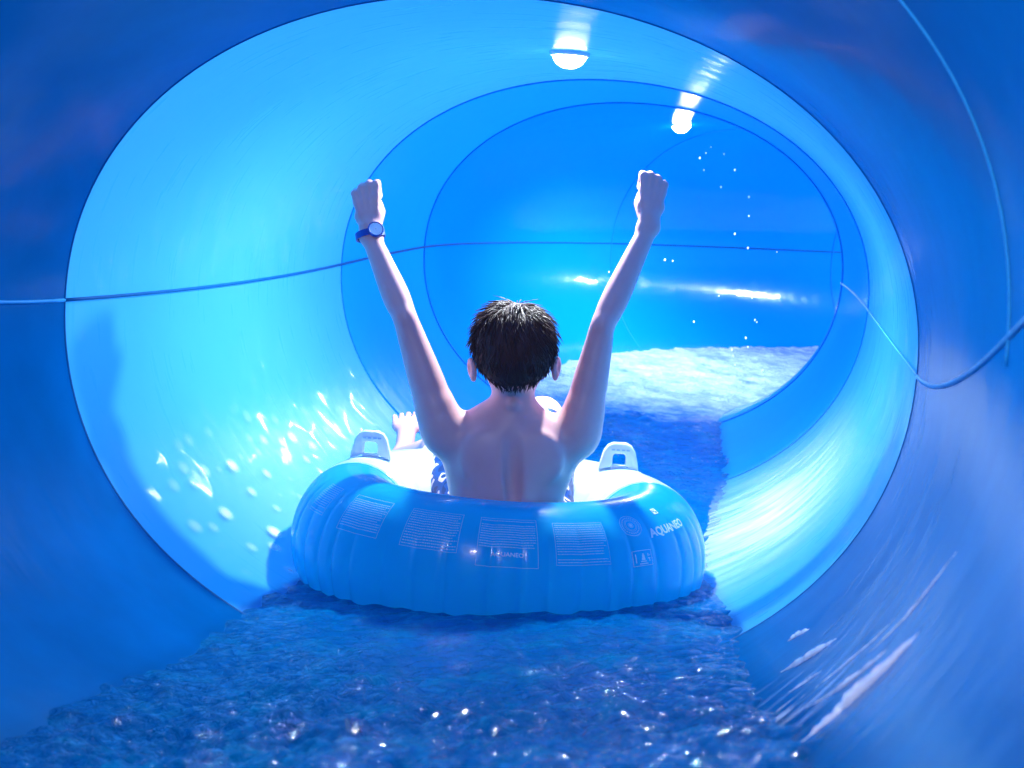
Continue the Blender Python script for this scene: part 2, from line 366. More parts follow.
# handles
M_handle = simple('handle_plastic', (.62,.82,.95), .25, coat=.5)
M_slot = simple('handle_mark', (.25,.5,.8), .4)
def handle(phi, lean):
    base = Vector(torus_pt(phi, D(lean), 0, False)); r = Vector((math.cos(phi), math.sin(phi), 0)); t = Vector((-math.sin(phi), math.cos(phi), 0))
    # the grip plate faces the rider: build it in x (local across) z (up)
    acr = Vector((1,0,0)) if math.sin(phi) > -2 else t
    fw = Vector((0,1,0)); up = Vector((0,0,1))
    out = [(-.040,-.004),(-.037,.014),(-.031,.036),(-.024,.047),(-.013,.052),(.013,.052),(.024,.047),(.031,.036),(.037,.014),(.040,-.004)]
    inn = [(-.014,.006),(-.0145,.013),(-.0145,.024),(-.0125,.030),(-.008,.032),(.008,.032),(.0125,.030),(.0145,.024),(.0145,.013),(.014,.006)]
    V = []; Fc = []; n = len(out)
    lay = [(-.009,0,0),(-.006,.003,.003),(.006,.003,.003),(.009,0,0)]
    for yy, eo, ei in lay:
        so = 1+eo*12; 
        for x, z in out: V.append(base+acr*x*so+up*(z*so)+fw*yy)
        si = 1-ei*20
        for x, z in inn: V.append(base+acr*x*si+up*(.018+(z-.018)*si)+fw*yy)
    for j in range(3):
        a = j*2*n; b_ = a+2*n
        for k in range(n-1):
            Fc.append((a+k, a+k+1, b_+k+1, b_+k)); Fc.append((a+n+k+1, a+n+k, b_+n+k, b_+n+k+1))
        Fc.append((a+n-1, a+2*n-1, b_+2*n-1, b_+n-1)); Fc.append((a+n, a, b_, b_+n)) 
    for a, fl in ((0, False), (6*n, True)):
        for k in range(n-1):
            q = (a+k, a+n+k, a+n+k+1, a+k+1); Fc.append(q[::-1] if fl else q)
    # lower cross bar closing the slot
    def box(x0,x1,y0,y1,z0,z1):
        v = [base+acr*x+fw*y+up*z for x in (x0,x1) for y in (y0,y1) for z in (z0,z1)]
        return v, [(0,1,3,2),(4,6,7,5),(0,4,5,1),(2,3,7,6),(0,2,6,4),(1,5,7,3)]
    V, Fc = join((V, Fc), box(-.016,.016,-.0095,.0095,-.006,.007))
    h = mesh_obj('handle', V, Fc, M_handle, ring_e, smooth=True)
    bv = h.modifiers.new('b', 'BEVEL'); bv.width = .0018; bv.segments = 2; bv.limit_method = 'ANGLE'
    # moulded groove line on the grip and welded base patch
    mesh_obj('grip_groove', *join(*[box(x, x+.007, -.0112, -.0085, .038, .041) for x in (-.017,-.007,.004,.013)]), M_slot, h, smooth=False)
    V = []; Fc = []
    for i in range(21):
        for k in range(13):
            dx = (i/20-.5)*2; dy = (k/12-.5)*2
            sx = dx*math.sqrt(1-dy*dy/2)*.052; sy = dy*math.sqrt(1-dx*dx/2)*.036
            V.append(torus_pt(phi+sy*math.sin(phi)/RR*0+(sx*-math.sin(phi)+sy*math.cos(phi))/RR, D(90)-(sx*math.cos(phi)+sy*math.sin(phi))/RM, .0016*(1 if max(abs(dx),abs(dy))<.97 else 0), False))
    for i in range(20):
        for k in range(12): a = i*13+k; Fc.append((a, a+13, a+14, a+1))
    mesh_obj('handle_patch', V, Fc, M_vwhite, ring_e)
handle(D(161), 91); handle(D(33), 92)

# printing on the ring: flat artwork wrapped on to the vinyl
M_ink = simple('pale_print_ink', (.45,.80,.98), .5)
M_inkw = simple('white_print_ink', (.75,.92,1.0), .5)
def wrap(x, y, phi0, th0, rotz=0, g=.0012):
    """x,y in metres on the ring surface -> ring space, artwork upright for the camera"""
    c, s = math.cos(rotz), math.sin(rotz); x, y = x*c-y*s, x*s+y*c
    th_ = th0 + y/RM; rr = RR+RM*.84*math.cos(th0)
    return torus_pt(phi0 + x/rr, th_, g)
def print_rects(name, rects, phi0, th0, rz=0, m=None, parent=None, taper=0.):
    V = []; Fc = []
    for x0, y0, x1, y1 in rects:
        nx = max(1, int(abs(x1-x0)/.006)); ny = max(1, int(abs(y1-y0)/.006)); o = len(V)
        for i in range(nx+1):
            for k in range(ny+1):
                x = x0+(x1-x0)*i/nx; y = y0+(y1-y0)*k/ny; V.append(wrap(x*(1-taper*y), y, phi0, th0, rz))
        for i in range(nx):
            for k in range(ny): a = o+i*(ny+1)+k; Fc.append((a, a+ny+1, a+ny+2, a+1))
    return mesh_obj(name, V, Fc, m or M_ink, parent or ring_e, smooth=False)
def text_block(w, h, rows, frame_=True, gap=0, seed=1, foot=None):
    r = random.Random(seed); R_ = []
    t = .0007
    if frame_:
        R_ += [(-w/2,-h/2,w/2,-h/2+t),(-w/2,h/2-t,w/2,h/2),(-w/2,-h/2,-w/2+t,h/2),(w/2-t,-h/2,w/2,h/2)]
    y0 = -h/2 + (foot or 0)*h + .003; dy = (h-.006-(foot or 0)*h)/rows
    for k in range(rows):
        y = y0+dy*(k+.3); x = -w/2+.003; end = w/2-.003-r.random()*.1*w*(1 if r.random()<.4 else 0)
        if r.random() < .08: continue
        while x < end:
            l = .001+r.random()*.0035; l = min(l, end-x); R_.append((x, y, x+l, y+dy*.30)); x += l+.0011
    return R_
def text_mesh(s, size, phi0, th0, name, m, rz=0, parent=None, dx=0, dy=0, bold=0.):
    cu = bpy.data.curves.new('t', 'FONT'); cu.body = s; cu.size = size; cu.align_x = 'CENTER'; cu.align_y = 'CENTER'; cu.resolution_u = 3; cu.offset = bold
    ob = bpy.data.objects.new('t', cu); COL.objects.link(ob)
    dg = bpy.context.evaluated_depsgraph_get(); me = bpy.data.meshes.new_from_object(ob.evaluated_get(dg))
    V = [wrap(v.co.x+dx, v.co.y+dy, phi0, th0, rz, .0014) for v in me.vertices]; Fc = [tuple(p.vertices) for p in me.polygons]
    bpy.data.objects.remove(ob); bpy.data.curves.remove(cu); bpy.data.meshes.remove(me)
    return mesh_obj(name, V, Fc, m, parent or ring_e, smooth=False)
print_rects('warning_print', text_block(.06,.068,13,seed=1), D(208), D(47), D(-0))
print_rects('warning_print', text_block(.098,.080,15,seed=2), D(229), D(45), 0)
print_rects('warning_print', text_block(.100,.080,14,seed=3), D(251.5), D(44), 0)
wp = print_rects('warning_print', text_block(.102,.096,12,seed=4,foot=.32), D(272), D(40), 0)
text_mesh('AQUANEO', .011, D(272), D(40), 'printed_name', M_inkw, parent=wp, dy=-.026)
print_rects('warning_print', text_block(.100,.084,16,seed=5), D(292), D(40), 0)
# round seal
V = []; Fc = []
def ringart(r0, r1, cx=0, cy=0, n=48, gap=None):
    o = len(V)
    for k in range(n):
        a = 2*math.pi*k/n
        for r_ in (r0, r1): V.append(wrap(cx+r_*math.cos(a), cy+r_*math.sin(a), D(309.5), D(52), 0))
    for k in range(n):
        if gap and k % gap == 0: continue
        a = o+2*k; b_ = o+2*((k+1) % n); Fc.append((a, a+1, b_+1, b_))
ringart(.0225,.0235); ringart(.0165,.0195, gap=2); ringart(.0130,.0138); ringart(.0105,.0112); ringart(.0, .0035); ringart(.0045,.006, gap=3)
mesh_obj('round_seal_print', V, Fc, M_ink, ring_e, smooth=False)
# small framed pictogram box under the seal
fr = print_rects('pictogram_print', [(-.022,-.014,.022,-.0132),(-.022,.0132,.022,.014),(-.022,-.014,-.0212,.014),(.0212,-.014,.022,.014),
    (-.004,-.004,.004,.0),(-.0025,.0,.0035,.005),(-.001,.005,.002,.008),(-.007,-.007,.007,-.0055),(-.017,-.008,-.0155,.008),
    (.011,-.002,.017,-.0008),(.012,.002,.0135,.0075),(.014,-.007,.0155,-.002),(.016,.003,.018,.0045),(-.01,-.011,.01,-.0095)], D(310), D(25), 0, M_inkw)
text_mesh('AQUANEO', .024, D(325), D(44), 'brand_lettering', M_inkw, rz=D(3), bold=.0007)
lg = print_rects('brand_mark', [(-.0075,-.0075,.0075,-.0055),(-.0075,.0055,.0075,.0075),(-.0075,-.0075,-.0055,.0075),(.0055,-.0075,.0075,.0075),
    (-.0055,-.0055,.000,-.001),(.001,-.001,.0055,.004),(-.003,.001,.0,.0055)], D(324), D(62), D(3), M_inkw)

# ------------------------------------------------------------ the child: one continuous body from blended volumes
class Field:
    def __init__(s, lo, hi, h):
        s.h = h; s.lo = np.array(lo, float); n = np.ceil((np.array(hi)-s.lo)/h).astype(int)+1; s.n = n
        s.g = np.full(n, .2, np.float32)
    def region(s, c0, c1, pad):
        a = np.clip(np.floor((np.minimum(c0, c1)-pad-s.lo)/s.h).astype(int), 0, s.n-1)
        b = np.clip(np.ceil((np.maximum(c0, c1)+pad-s.lo)/s.h).astype(int)+1, 1, s.n)
        sl = tuple(slice(i, j) for i, j in zip(a, b))
        ax = [s.lo[i]+s.h*np.arange(a[i], b[i]) for i in range(3)]
        return sl, np.meshgrid(*ax, indexing='ij', sparse=True)
    def comb(s, sl, d, k, sub=False):
        a = s.g[sl]; d = d.astype(np.float32)
        if sub: d = -d; h = np.clip(.5-.5*(a-d)/k, 0, 1) ; s.g[sl] = a+(d-a)*h + k*h*(1-h); return
        h = np.clip(.5+.5*(a-d)/k, 0, 1); s.g[sl] = a+(d-a)*h - k*h*(1-h)
    def cone(s, p, q, r0, r1, k=.012, flat=None, sub=False):
        """tapered limb; flat = (axis vector, factor) squashes it along a direction"""
        p = np.array(p, float); q = np.array(q, float); pad = max(r0, r1)*1.6+k*2.5+.01
        sl, (X, Y, Z) = s.region(p, q, pad); d = q-p; L2 = max(d @ d, 1e-9)
        x, y, z = X-p[0], Y-p[1], Z-p[2]
        t = np.clip((x*d[0]+y*d[1]+z*d[2])/L2, 0, 1); x = x-t*d[0]; y = y-t*d[1]; z = z-t*d[2]
        if flat is not None:
            a = np.array(flat[0], float); a /= np.linalg.norm(a); w = x*a[0]+y*a[1]+z*a[2]; f = 1/flat[1]-1
            x = x+w*a[0]*f; y = y+w*a[1]*f; z = z+w*a[2]*f
        s.comb(sl, np.sqrt(x*x+y*y+z*z)-(r0+(r1-r0)*t), k, sub)
    def chain(s, pts, rs, k=.012, flat=None):
        pts = [np.array(p, float) for p in pts]; lo = np.min(pts, 0); hi = np.max(pts, 0)
        sl, (X, Y, Z) = s.region(lo, hi, max(rs)+k*2.5+.01); best = None
        for i in range(len(pts)-1):
            p = pts[i]; d = pts[i+1]-p; x, y, z = X-p[0], Y-p[1], Z-p[2]
            t = np.clip((x*d[0]+y*d[1]+z*d[2])/(d @ d), 0, 1); e = np.sqrt((x-t*d[0])**2+(y-t*d[1])**2+(z-t*d[2])**2)-(rs[i]+(rs[i+1]-rs[i])*t)
            best = e if best is None else np.minimum(best, e)
        s.comb(sl, best, k)
    def ell(s, c, r, k=.015, R_=None, sub=False):
        c = np.array(c, float); r = np.array(r, float); sl, (X, Y, Z) = s.region(c, c, r.max()+k*2.5+.01)
        x, y, z = X-c[0], Y-c[1], Z-c[2]
        if R_ is not None: x, y, z = (R_[0,0]*x+R_[1,0]*y+R_[2,0]*z, R_[0,1]*x+R_[1,1]*y+R_[2,1]*z, R_[0,2]*x+R_[1,2]*y+R_[2,2]*z)
        k0 = np.sqrt((x/r[0])**2+(y/r[1])**2+(z/r[2])**2); k1 = np.sqrt((x/r[0]**2)**2+(y/r[1]**2)**2+(z/r[2]**2)**2)
        s.comb(sl, k0*(k0-1)/np.maximum(k1, 1e-6), k, sub)
    def mesh(s):
        g = s.g; ins = g < 0; n = g.shape
        c = np.zeros([k-1 for k in n], np.uint8)
        sh = [(i,j,k) for i in (0,1) for j in (0,1) for k in (0,1)]
        vw = lambda a, o: a[o[0]:n[0]-1+o[0], o[1]:n[1]-1+o[1], o[2]:n[2]-1+o[2]]
        for o in sh: c += vw(ins, o)
        act = (c > 0) & (c < 8); idx = -np.ones(act.shape, np.int64); I = np.argwhere(act); idx[act] = np.arange(len(I))
        acc = np.zeros((len(I), 3)); cnt = np.zeros(len(I))
        for o in sh:
            for ax in range(3):
                if o[ax]: continue
                o2 = list(o); o2[ax] = 1
                a = g[I[:,0]+o[0], I[:,1]+o[1], I[:,2]+o[2]].astype(float); b = g[I[:,0]+o2[0], I[:,1]+o2[1], I[:,2]+o2[2]].astype(float)
                m_ = (a < 0) != (b < 0); t = np.where(m_, a/np.where(m_, a-b, 1), 0)
                p = np.tile(np.array(o, float), (len(I), 1)); p[:,ax] += t
                acc += p*m_[:,None]; cnt += m_
        V = s.lo + (I+acc/cnt[:,None])*s.h
        Q = []
        for ax in range(3):
            b1, b2 = [(1,2),(2,0),(0,1)][ax]; o2 = [0,0,0]; o2[ax] = 1
            a = ins[:n[0]-o2[0], :n[1]-o2[1], :n[2]-o2[2]]; b = ins[o2[0]:, o2[1]:, o2[2]:]
            E = np.argwhere(a != b); fl = a[E[:,0],E[:,1],E[:,2]]
            ok = (E[:,b1] > 0) & (E[:,b2] > 0) & (E[:,b1] < n[b1]-1) & (E[:,b2] < n[b2]-1); E = E[ok]; fl = fl[ok]
            def id_(d1, d2): e = E.copy(); e[:,b1] -= d1; e[:,b2] -= d2; return idx[e[:,0], e[:,1], e[:,2]]
            q = np.stack([id_(1,1), id_(0,1), id_(0,0), id_(1,0)], 1); q[~fl] = q[~fl][:, ::-1]; Q.append(q)
        Q = np.concatenate(Q); Q = Q[(Q >= 0).all(1)]
        # light smoothing
        e = np.concatenate([Q[:,[0,1]], Q[:,[1,2]], Q[:,[2,3]], Q[:,[3,0]]])
        for lam in (.5, -.52, .5, -.52):
            a = np.zeros_like(V); w = np.zeros(len(V)); np.add.at(a, e[:,0], V[e[:,1]]); np.add.at(w, e[:,0], 1); np.add.at(a, e[:,1], V[e[:,0]]); np.add.at(w, e[:,1], 1)
            V = V + lam*(a/np.maximum(w, 1)[:,None]-V)
        return V, Q

v3 = lambda *a: np.array(a, float)
# key joints
NECK = at(513, 408, 2.735); HEAD = at(514, 350, 2.715)
SHL = at(443, 430, 2.735); SHR = at(579, 432, 2.735)
ELL = at(405, 318, 2.74); ELR = at(603, 325, 2.74)
WRL = at(371, 237, 2.80); WRR = at(648, 228, 2.80)
HL = at(364, 180, 2.815); HR = at(655, 176, 2.815)      # knuckles
HIP = v3(-.01, 2.80, -.635)
fld = Field((-.42, 2.58, -.735), (.34, 3.62, .14), .0031)
C = fld.cone; E_ = fld.ell
# torso
C(v3(-.010,2.785,-.63), v3(-.012,2.745,-.50), .094, .102, .03, ((0,1,0), .78))
C(v3(-.012,2.745,-.50), at(508,452,2.745), .108, .108, .03, ((0,1,0), .68))
C(at(480,454,2.745), at(544,454,2.745), .068, .066, .03, ((0,1,0), .8))
C(at(462,441,2.74), at(560,442,2.74), .040, .040, .03, ((0,1,0), .9))        # shoulder girdle
C(NECK+v3(0,.004,-.02), at(514,368,2.725), .036, .034, .028)                 # neck
C(at(486,429,2.74), at(513,404,2.735), .018, .024, .020); C(at(541,430,2.74), at(514,404,2.735), .018, .024, .020)   # trapezius
E_(at(481,455,2.690), (.034,.016,.046), .022, rot('y', .35)); E_(at(543,456,2.690), (.034,.016,.046), .022, rot('y', -.35))  # shoulder blades
for k in range(7): E_(at(513, 418+k*12, 2.658+.002*k), (.005,.006,.024), .022, sub=True)                                    # spine furrow
E_(at(514,404,2.695), (.009,.008,.009), .014)                                # vertebra at the neck
# pelvis and legs
E_(HIP, (.105,.085,.085), .03)
KL = at(441,452,3.10); KR = v3(.065,3.12,-.425); AL = at(402,458,3.38); AR = v3(.105,3.41,-.555)
for hx, K, An, tx in ((-.06, KL, AL, at(409,415,3.46)), (.055, KR, AR, at(549,418,3.45))):
    fld.chain([HIP+v3(hx,.02,.01), (HIP+v3(hx,.02,.01)+K)/2+v3(0,0,.012), K], [.066,.058,.044], .03)
    fld.chain([K, K*.62+An*.38+v3(0,-.0,-.008), An], [.041,.042,.026], .02)
    s_ = 1 if hx > 0 else -1
    heel = An+v3(0,.012,-.028); C(An, heel, .025, .023, .014)
    ball = An*.25+tx*.75; up_ = (tx-An)/np.linalg.norm(tx-An)
    C(heel, ball, .022, .020, .014, ((0,1,0), .8)); C(An, ball, .021, .017, .012)
    C(ball-v3(.022,0,0), ball+v3(.022,0,0), .015, .015, .012)
    for j in range(5):
        off = (-.029+.0145*j); big = (j == 4 if s_ < 0 else j == 0)
        ln = [.020,.024,.027,.028,.032][j if s_ < 0 else 4-j]
        b0 = ball+v3(off,0,.004); C(b0, b0+up_*ln+v3(off*.12,-.004,.002), .0085 if big else .0066, .0092 if big else .0064, .003)
# arms
def arm(S_, El, Wr, K, s_):
    d = El-S_
    C(S_+v3(-s_*.018,0,-.012), S_+d*.18, .038, .036, .022); E_(S_+v3(s_*.004,-.004,-.004), (.036,.036,.042), .02)     # deltoid
    d2 = Wr-El; n_ = np.cross(d2, v3(0,1,0)); n_ /= np.linalg.norm(n_)
    def bez(P, R_, n=9):      # smooth centre line and radius through the joints
        o, q = [], []
        for i in range(len(P)-1):
            p0, p1, p2, p3 = P[max(i-1,0)], P[i], P[i+1], P[min(i+2,len(P)-1)]; r0, r1, r2, r3 = R_[max(i-1,0)], R_[i], R_[i+1], R_[min(i+2,len(P)-1)]
            for j in range(n):
                t = j/n; f = lambda a, b, c, e: .5*(2*b+(c-a)*t+(2*a-5*b+4*c-e)*t*t+(3*b-a-3*c+e)*t**3); o.append(f(p0,p1,p2,p3)); q.append(f(r0,r1,r2,r3))
        return o+[P[-1]], q+[R_[-1]]
    fld.chain(*bez([S_+d*.05, S_+d*.40, S_+d*.80, El, El+d2*.28, El+d2*.7, Wr, Wr+(K-Wr)*.2], [.036,.0345,.0270,.0232,.0262,.0215,.0180,.0178]), .018)
    C(Wr-v3(.008,0,0), Wr+v3(.008,0,0), .0150, .0150, .01)
    E_(El+v3(0,-.010,0), (.012,.013,.016), .016)                              # elbow bone
    up_ = (K-Wr)/np.linalg.norm(K-Wr); fw = v3(0,1,0)-up_*up_[1]; fw /= np.linalg.norm(fw); ac = np.cross(up_, -fw)  # across, + = image right
    ac = ac if ac[0] > 0 else -ac; th = -s_       # thumb on the inner side
    # palm
    C(Wr+up_*.010, Wr+up_*.036+fw*.004, .0180, .0205, .010, (fw, .75))
    C(Wr+up_*.044-ac*.011+fw*.005, Wr+up_*.044+ac*.011+fw*.005, .0165, .0165, .010, (fw, .85))
    C(Wr+up_*.070-ac*.014+fw*.006, Wr+up_*.070+ac*.014+fw*.006, .0135, .0135, .010)
    for j in range(4):
        o = ac*th*(.0215-.0143*j); lift = [.004,.005,.001,-.008][j]; r = [.0083,.0085,.0080,.0072][j]
        kn = Wr+up_*(.095+lift)+o; C(Wr+up_*.050+o*.75-fw*.005, kn, .0060, r, .005)                 # tendon to knuckle
        p1 = kn+fw*.028+up_*.008; p2 = p1-up_*.024+fw*.004; p3 = p2-fw*.018-up_*.006
        C(kn, p1, r, r*.94, .0018); C(p1, p2, r*.94, r*.9, .0018); C(p2, p3, r*.9, r*.82, .0018)
    # thumb leaves the side of the palm and closes over the fingers
    t0 = Wr+up_*.026+ac*th*.012+fw*.010; t1 = Wr+up_*.050+ac*th*.022+fw*.026; t2 = Wr+up_*.070+ac*th*.018+fw*.044; t3 = Wr+up_*.074-ac*th*.002+fw*.050
    fld.chain([t0,t1,t2,t3], [.0120,.0095,.0085,.0075], .004)
arm(SHL, ELL, WRL, HL, -1); arm(SHR, ELR, WRR, HR, 1)
# head: skull, jaw, ears, face on the far side
E_(HEAD+v3(0,.004,.004), (.070,.086,.078), .02)
E_(HEAD+v3(0,.042,-.035), (.052,.050,.058), .025)
C(HEAD+v3(0,.060,-.082), HEAD+v3(0,.066,-.086), .018, .016, .02)
C(HEAD+v3(0,.088,-.008), HEAD+v3(0,.106,-.034), .006, .011, .008)                    # nose
E_(HEAD+v3(-.010,.100,-.036), (.007,.008,.006), .006); E_(HEAD+v3(.010,.100,-.036), (.007,.008,.006), .006)
for s_ in (-1, 1):
    E_(HEAD+v3(s_*.028,.098,-.004), (.015,.010,.009), .008, sub=True)
    E_(HEAD+v3(s_*.028,.079,-.004), (.0125,.0115,.0115), .004)                       # eyeball
    C(HEAD+v3(s_*.014,.090,.013), HEAD+v3(s_*.044,.080,.014), .006, .005, .008)      # brow
    E_(HEAD+v3(s_*.046,.062,-.034), (.018,.018,.020), .02)
    # ear
    ec = HEAD+v3(s_*.0800,.000,-.034); Re = rot('z', -s_*.45) @ rot('y', s_*.15)
    E_(ec, (.0070,.0160,.0215), .006, Re); E_(ec+v3(s_*.005,-.001,.003), (.004,.0085,.0125), .004, Re, sub=True)
    E_(ec+v3(-s_*.003,.002,-.018), (.005,.008,.008), .005)
C(HEAD+v3(-.018,.096,-.060), HEAD+v3(.018,.096,-.060), .0055, .0055, .006); C(HEAD+v3(-.014,.094,-.068), HEAD+v3(.014,.094,-.068), .006, .006, .004)
V, Q = fld.mesh()
m, nt, b, out = mat('skin'); M_skin = m; L = nt.links.new
geo = N(nt, 'ShaderNodeNewGeometry'); n1 = N(nt, 'ShaderNodeTexNoise', Scale=22., Detail=4.); L(geo.outputs['Position'], n1.inputs['Vector'])
mx = N(nt, 'ShaderNodeMix', data_type='RGBA'); L(n1.outputs[0], mx.inputs[0]); mx.inputs[6].default_value = (.72,.37,.37,1); mx.inputs[7].default_value = (.82,.45,.44,1)
L(mx.outputs[2], b.inputs['Base Color']); b.inputs['Roughness'].default_value = .42; b.inputs['Subsurface Weight'].default_value = .12
b.inputs['Subsurface Radius'].default_value = (.012,.005,.003); b.inputs['Subsurface Scale'].default_value = .6
n2 = N(nt, 'ShaderNodeTexNoise', Scale=260., Detail=2.); L(geo.outputs['Position'], n2.inputs['Vector'])
bp = N(nt, 'ShaderNodeBump', Strength=.12, Distance=.001); L(n2.outputs[0], bp.inputs['Height']); L(bp.outputs[0], b.inputs['Normal'])
boy = big_mesh('person', V, Q, M_skin)
tag(boy, 'bare-backed child with wet dark hair, both fists raised, seated in the swim ring', 'person')

# hair: cap plus thousands of wet locks
M_hair = simple('dark_brown_hair', (.085,.038,.036), .5, spec=.2)
HC = HEAD+v3(0,.002,.004)
def scalp(a, e, g=0.):
    """a azimuth (0 = right, -90 = back of the head), e elevation"""
    x, y, z = math.cos(e)*math.cos(a), math.cos(e)*math.sin(a), math.sin(e)
    r = 1/math.sqrt((x/(.070+g))**2+(y/(.086+g))**2+(z/(.078+g))**2); return HC+v3(x,y,z)*r
def hairline(a):      # lowest elevation that grows hair
    b_ = -math.sin(a)     # 1 at the back
    return D(-58) if b_ > .75 else D(-58)+(D(56))*min(1,(.75-b_)/.75) if b_ > 0 else D(-2)+D(38)*min(1,-b_/.8)
V = []; Fc = []
na, ne = 72, 20
for i in range(na):
    a = 2*math.pi*i/na; h0 = hairline(a)
    for k in range(ne): 
        e = h0+(math.pi/2-h0)*k/(ne-.999); V.append(scalp(a, e, .006*(min(1, k/2))+.0008))
for i in range(na):
    for k in range(ne-1):
        j = (i+1) % na; Fc.append((i*ne+k, j*ne+k, j*ne+k+1, i*ne+k+1))
cap = (V, Fc)
V = []; Fc = []
CR = np.array([.008,.000,.072]); CR = CR/np.linalg.norm(CR)   # crown whorl
def lock(a, e, ln, r0, lift, seed):
    p = scalp(a, e, .004); n_ = (p-HC)/np.linalg.norm(p-HC)
    fl = -CR+n_*(CR@n_); l_ = np.linalg.norm(fl); fl = fl/l_ if l_ > .05 else v3(1,0,0)
    tw = np.cross(n_, fl); fl = fl+tw*(.35+.8*(random.random()-.5)+.75*noise.noise(Vector(n_*4+v3(seed,0,0)))); fl = fl/np.linalg.norm(fl)
    pts = [p]; d = fl*.9+n_*lift; d = d/np.linalg.norm(d); g_ = v3(0,0,-.22)
    w_ = v3(*[random.random()-.5 for _ in range(3)])*.8
    for s in range(6):
        d = d+g_*.35+w_*.2-n_*.14*max(0,lift); d = d/np.linalg.norm(d); q = pts[-1]+d*ln/6
        r = q-HC; k0 = math.sqrt((r[0]/.074)**2+(r[1]/.090)**2+(r[2]/.082)**2)
        if k0 < 1 and r[2] > -.045: q = HC+r/k0
        pts.append(q)
    rs = [r0*.8, r0, r0, r0*.9, r0*.7, r0*.45, r0*.08]
    return tube(pts, rs, 4)
allp = [cap]
for i in range(3600):
    a = random.uniform(-math.pi, math.pi); z = random.uniform(math.sin(D(-58)), 1); e = math.asin(z)
    if e < hairline(a)+D(1): continue
    top = max(0, math.sin(e)); ln = .020+.022*top+random.random()*.012
    if e < D(-20): ln = .014+random.random()*.008
    allp.append(lock(a, e, ln, random.uniform(.0007,.0015), .12+.45*top*random.random(), 0))
for i in range(90):   # unruly tips
    a = random.uniform(-math.pi, math.pi); e = random.uniform(D(15), D(85)); allp.append(lock(a, e, .032+random.random()*.016, .0009, .75+.4*random.random(), 3))
V = []; Fc = []; Vb = []; o_ = 0
for v, f in allp:
    Vb += [tuple(x) for x in v]; Fc += [tuple(i+o_ for i in q) for q in f]; o_ += len(v)
hair = mesh_obj('hair', Vb, Fc, M_hair, boy)

# swim shorts
fs = Field((-.30, 2.66, -.735), (.22, 3.16, -.33), .004)
for hx, K in ((-.06, KL), (.055, KR)):
    a = HIP+v3(hx,.02,.01); k_ = (a+K)/2+v3(0,0,.012); e_ = K*.86+k_*.14
    fs.chain([a, k_, e_], [.078,.071,.062], .02)
fs.ell(HIP, (.112,.092,.085), .03)
sl, (X, Y, Z) = fs.region(fs.lo, fs.lo+fs.h*fs.n, 0)
for K in (KL, KR):       # open, flat-cut leg ends
    ax = (K-HIP)/np.linalg.norm(K-HIP); c0 = K-ax*.030
    d = (X-c0[0])*ax[0]+(Y-c0[1])*ax[1]+(Z-c0[2])*ax[2]; near_ = np.sqrt((X-K[0])**2+(Y-K[1])**2+(Z-K[2])**2) < .13
    fs.g = np.where(near_, np.maximum(fs.g, d.astype(np.float32)), fs.g)
fs.g = np.maximum(fs.g, (Z-(-.525)+(-.22)*(Y-2.78)-.06*(Y>2.86)*0).astype(np.float32)-.03*np.clip((Y-2.8)/.1,0,5).astype(np.float32))
V, Q = fs.mesh()
nrm = np.array([0,0,0])
for i in range(len(V)):
    q = Vector(V[i]); V[i] = V[i] + v3(noise.noise(q*26), noise.noise(q*26+Vector((5,0,0))), noise.noise(q*24+Vector((0,5,0))))*.006
m, nt, b, out = mat('flowered_swim_fabric'); L = nt.links.new
tc = N(nt, 'ShaderNodeNewGeometry'); vo = N(nt, 'ShaderNodeTexNoise', Scale=30., Detail=1., Roughness=.4); L(tc.outputs['Position'], vo.inputs['Vector'])
cr = N(nt, 'ShaderNodeValToRGB'); L(vo.outputs[0], cr.inputs[0]); e = cr.color_ramp; e.interpolation = 'CONSTANT'
e.elements[0].position = 0; e.elements[0].color = (.008,.035,.16,1); e.elements[1].position = .46; e.elements[1].color = (.01,.07,.28,1)
x = e.elements.new(.57); x.color = (.80,.60,.68,1); x = e.elements.new(.60); x.color = (.88,.88,.92,1); x = e.elements.new(.63); x.color = (.01,.05,.2,1)
L(cr.outputs[0], b.inputs['Base Color']); b.inputs['Roughness'].default_value = .5
tag(big_mesh('swim_shorts', V, Q, m, boy), 'dark blue swim shorts with pale flowers')

# wristwatch on the left wrist
ax = (HL-WRL); fa = (WRL-ELL)/np.linalg.norm(WRL-ELL); wc = WRL+fa*.004
zz = Vector(fa); xx = Vector((1,0,0)); xx = (xx-zz*xx.dot(zz)).normalized(); yy = zz.cross(xx)
zz_t = (zz + xx*.20).normalized(); xx2 = (xx-zz_t*xx.dot(zz_t)).normalized(); yy2 = zz_t.cross(xx2)
wM = Matrix.Translation(Vector(wc)) @ Matrix(((xx2.x,yy2.x,zz_t.x),(xx2.y,yy2.y,zz_t.y),(xx2.z,yy2.z,zz_t.z))).to_4x4()
we = empty('wristwatch', wM); tag(we, 'blue strap wristwatch with a round white face on the left raised wrist', 'watch')
V = []; Fc = []; n = 48
AXX, AYY = .0262, .0200; FD = D(-50)                        # face direction round the wrist (towards camera, to the right)
for i in range(n):
    a = 2*math.pi*i/n; da = abs((a-FD+math.pi) % (2*math.pi)-math.pi); w = .0062+.0035*math.exp(-(da/.5)**2)
    for dr, z in ((0,-w),(.0026,-w),(.0026,w),(0,w)): V.append(((AXX+dr)*math.cos(a), (AYY+dr)*math.sin(a), z))
for i in range(n):
    for k in range(4): j = (i+1) % n; Fc.append((i*4+k, j*4+k, j*4+(k+1) % 4, i*4+(k+1) % 4))
mesh_obj('strap', V, Fc, simple('watch_strap_blue', (.006,.06,.36), .4), we, smooth=False)
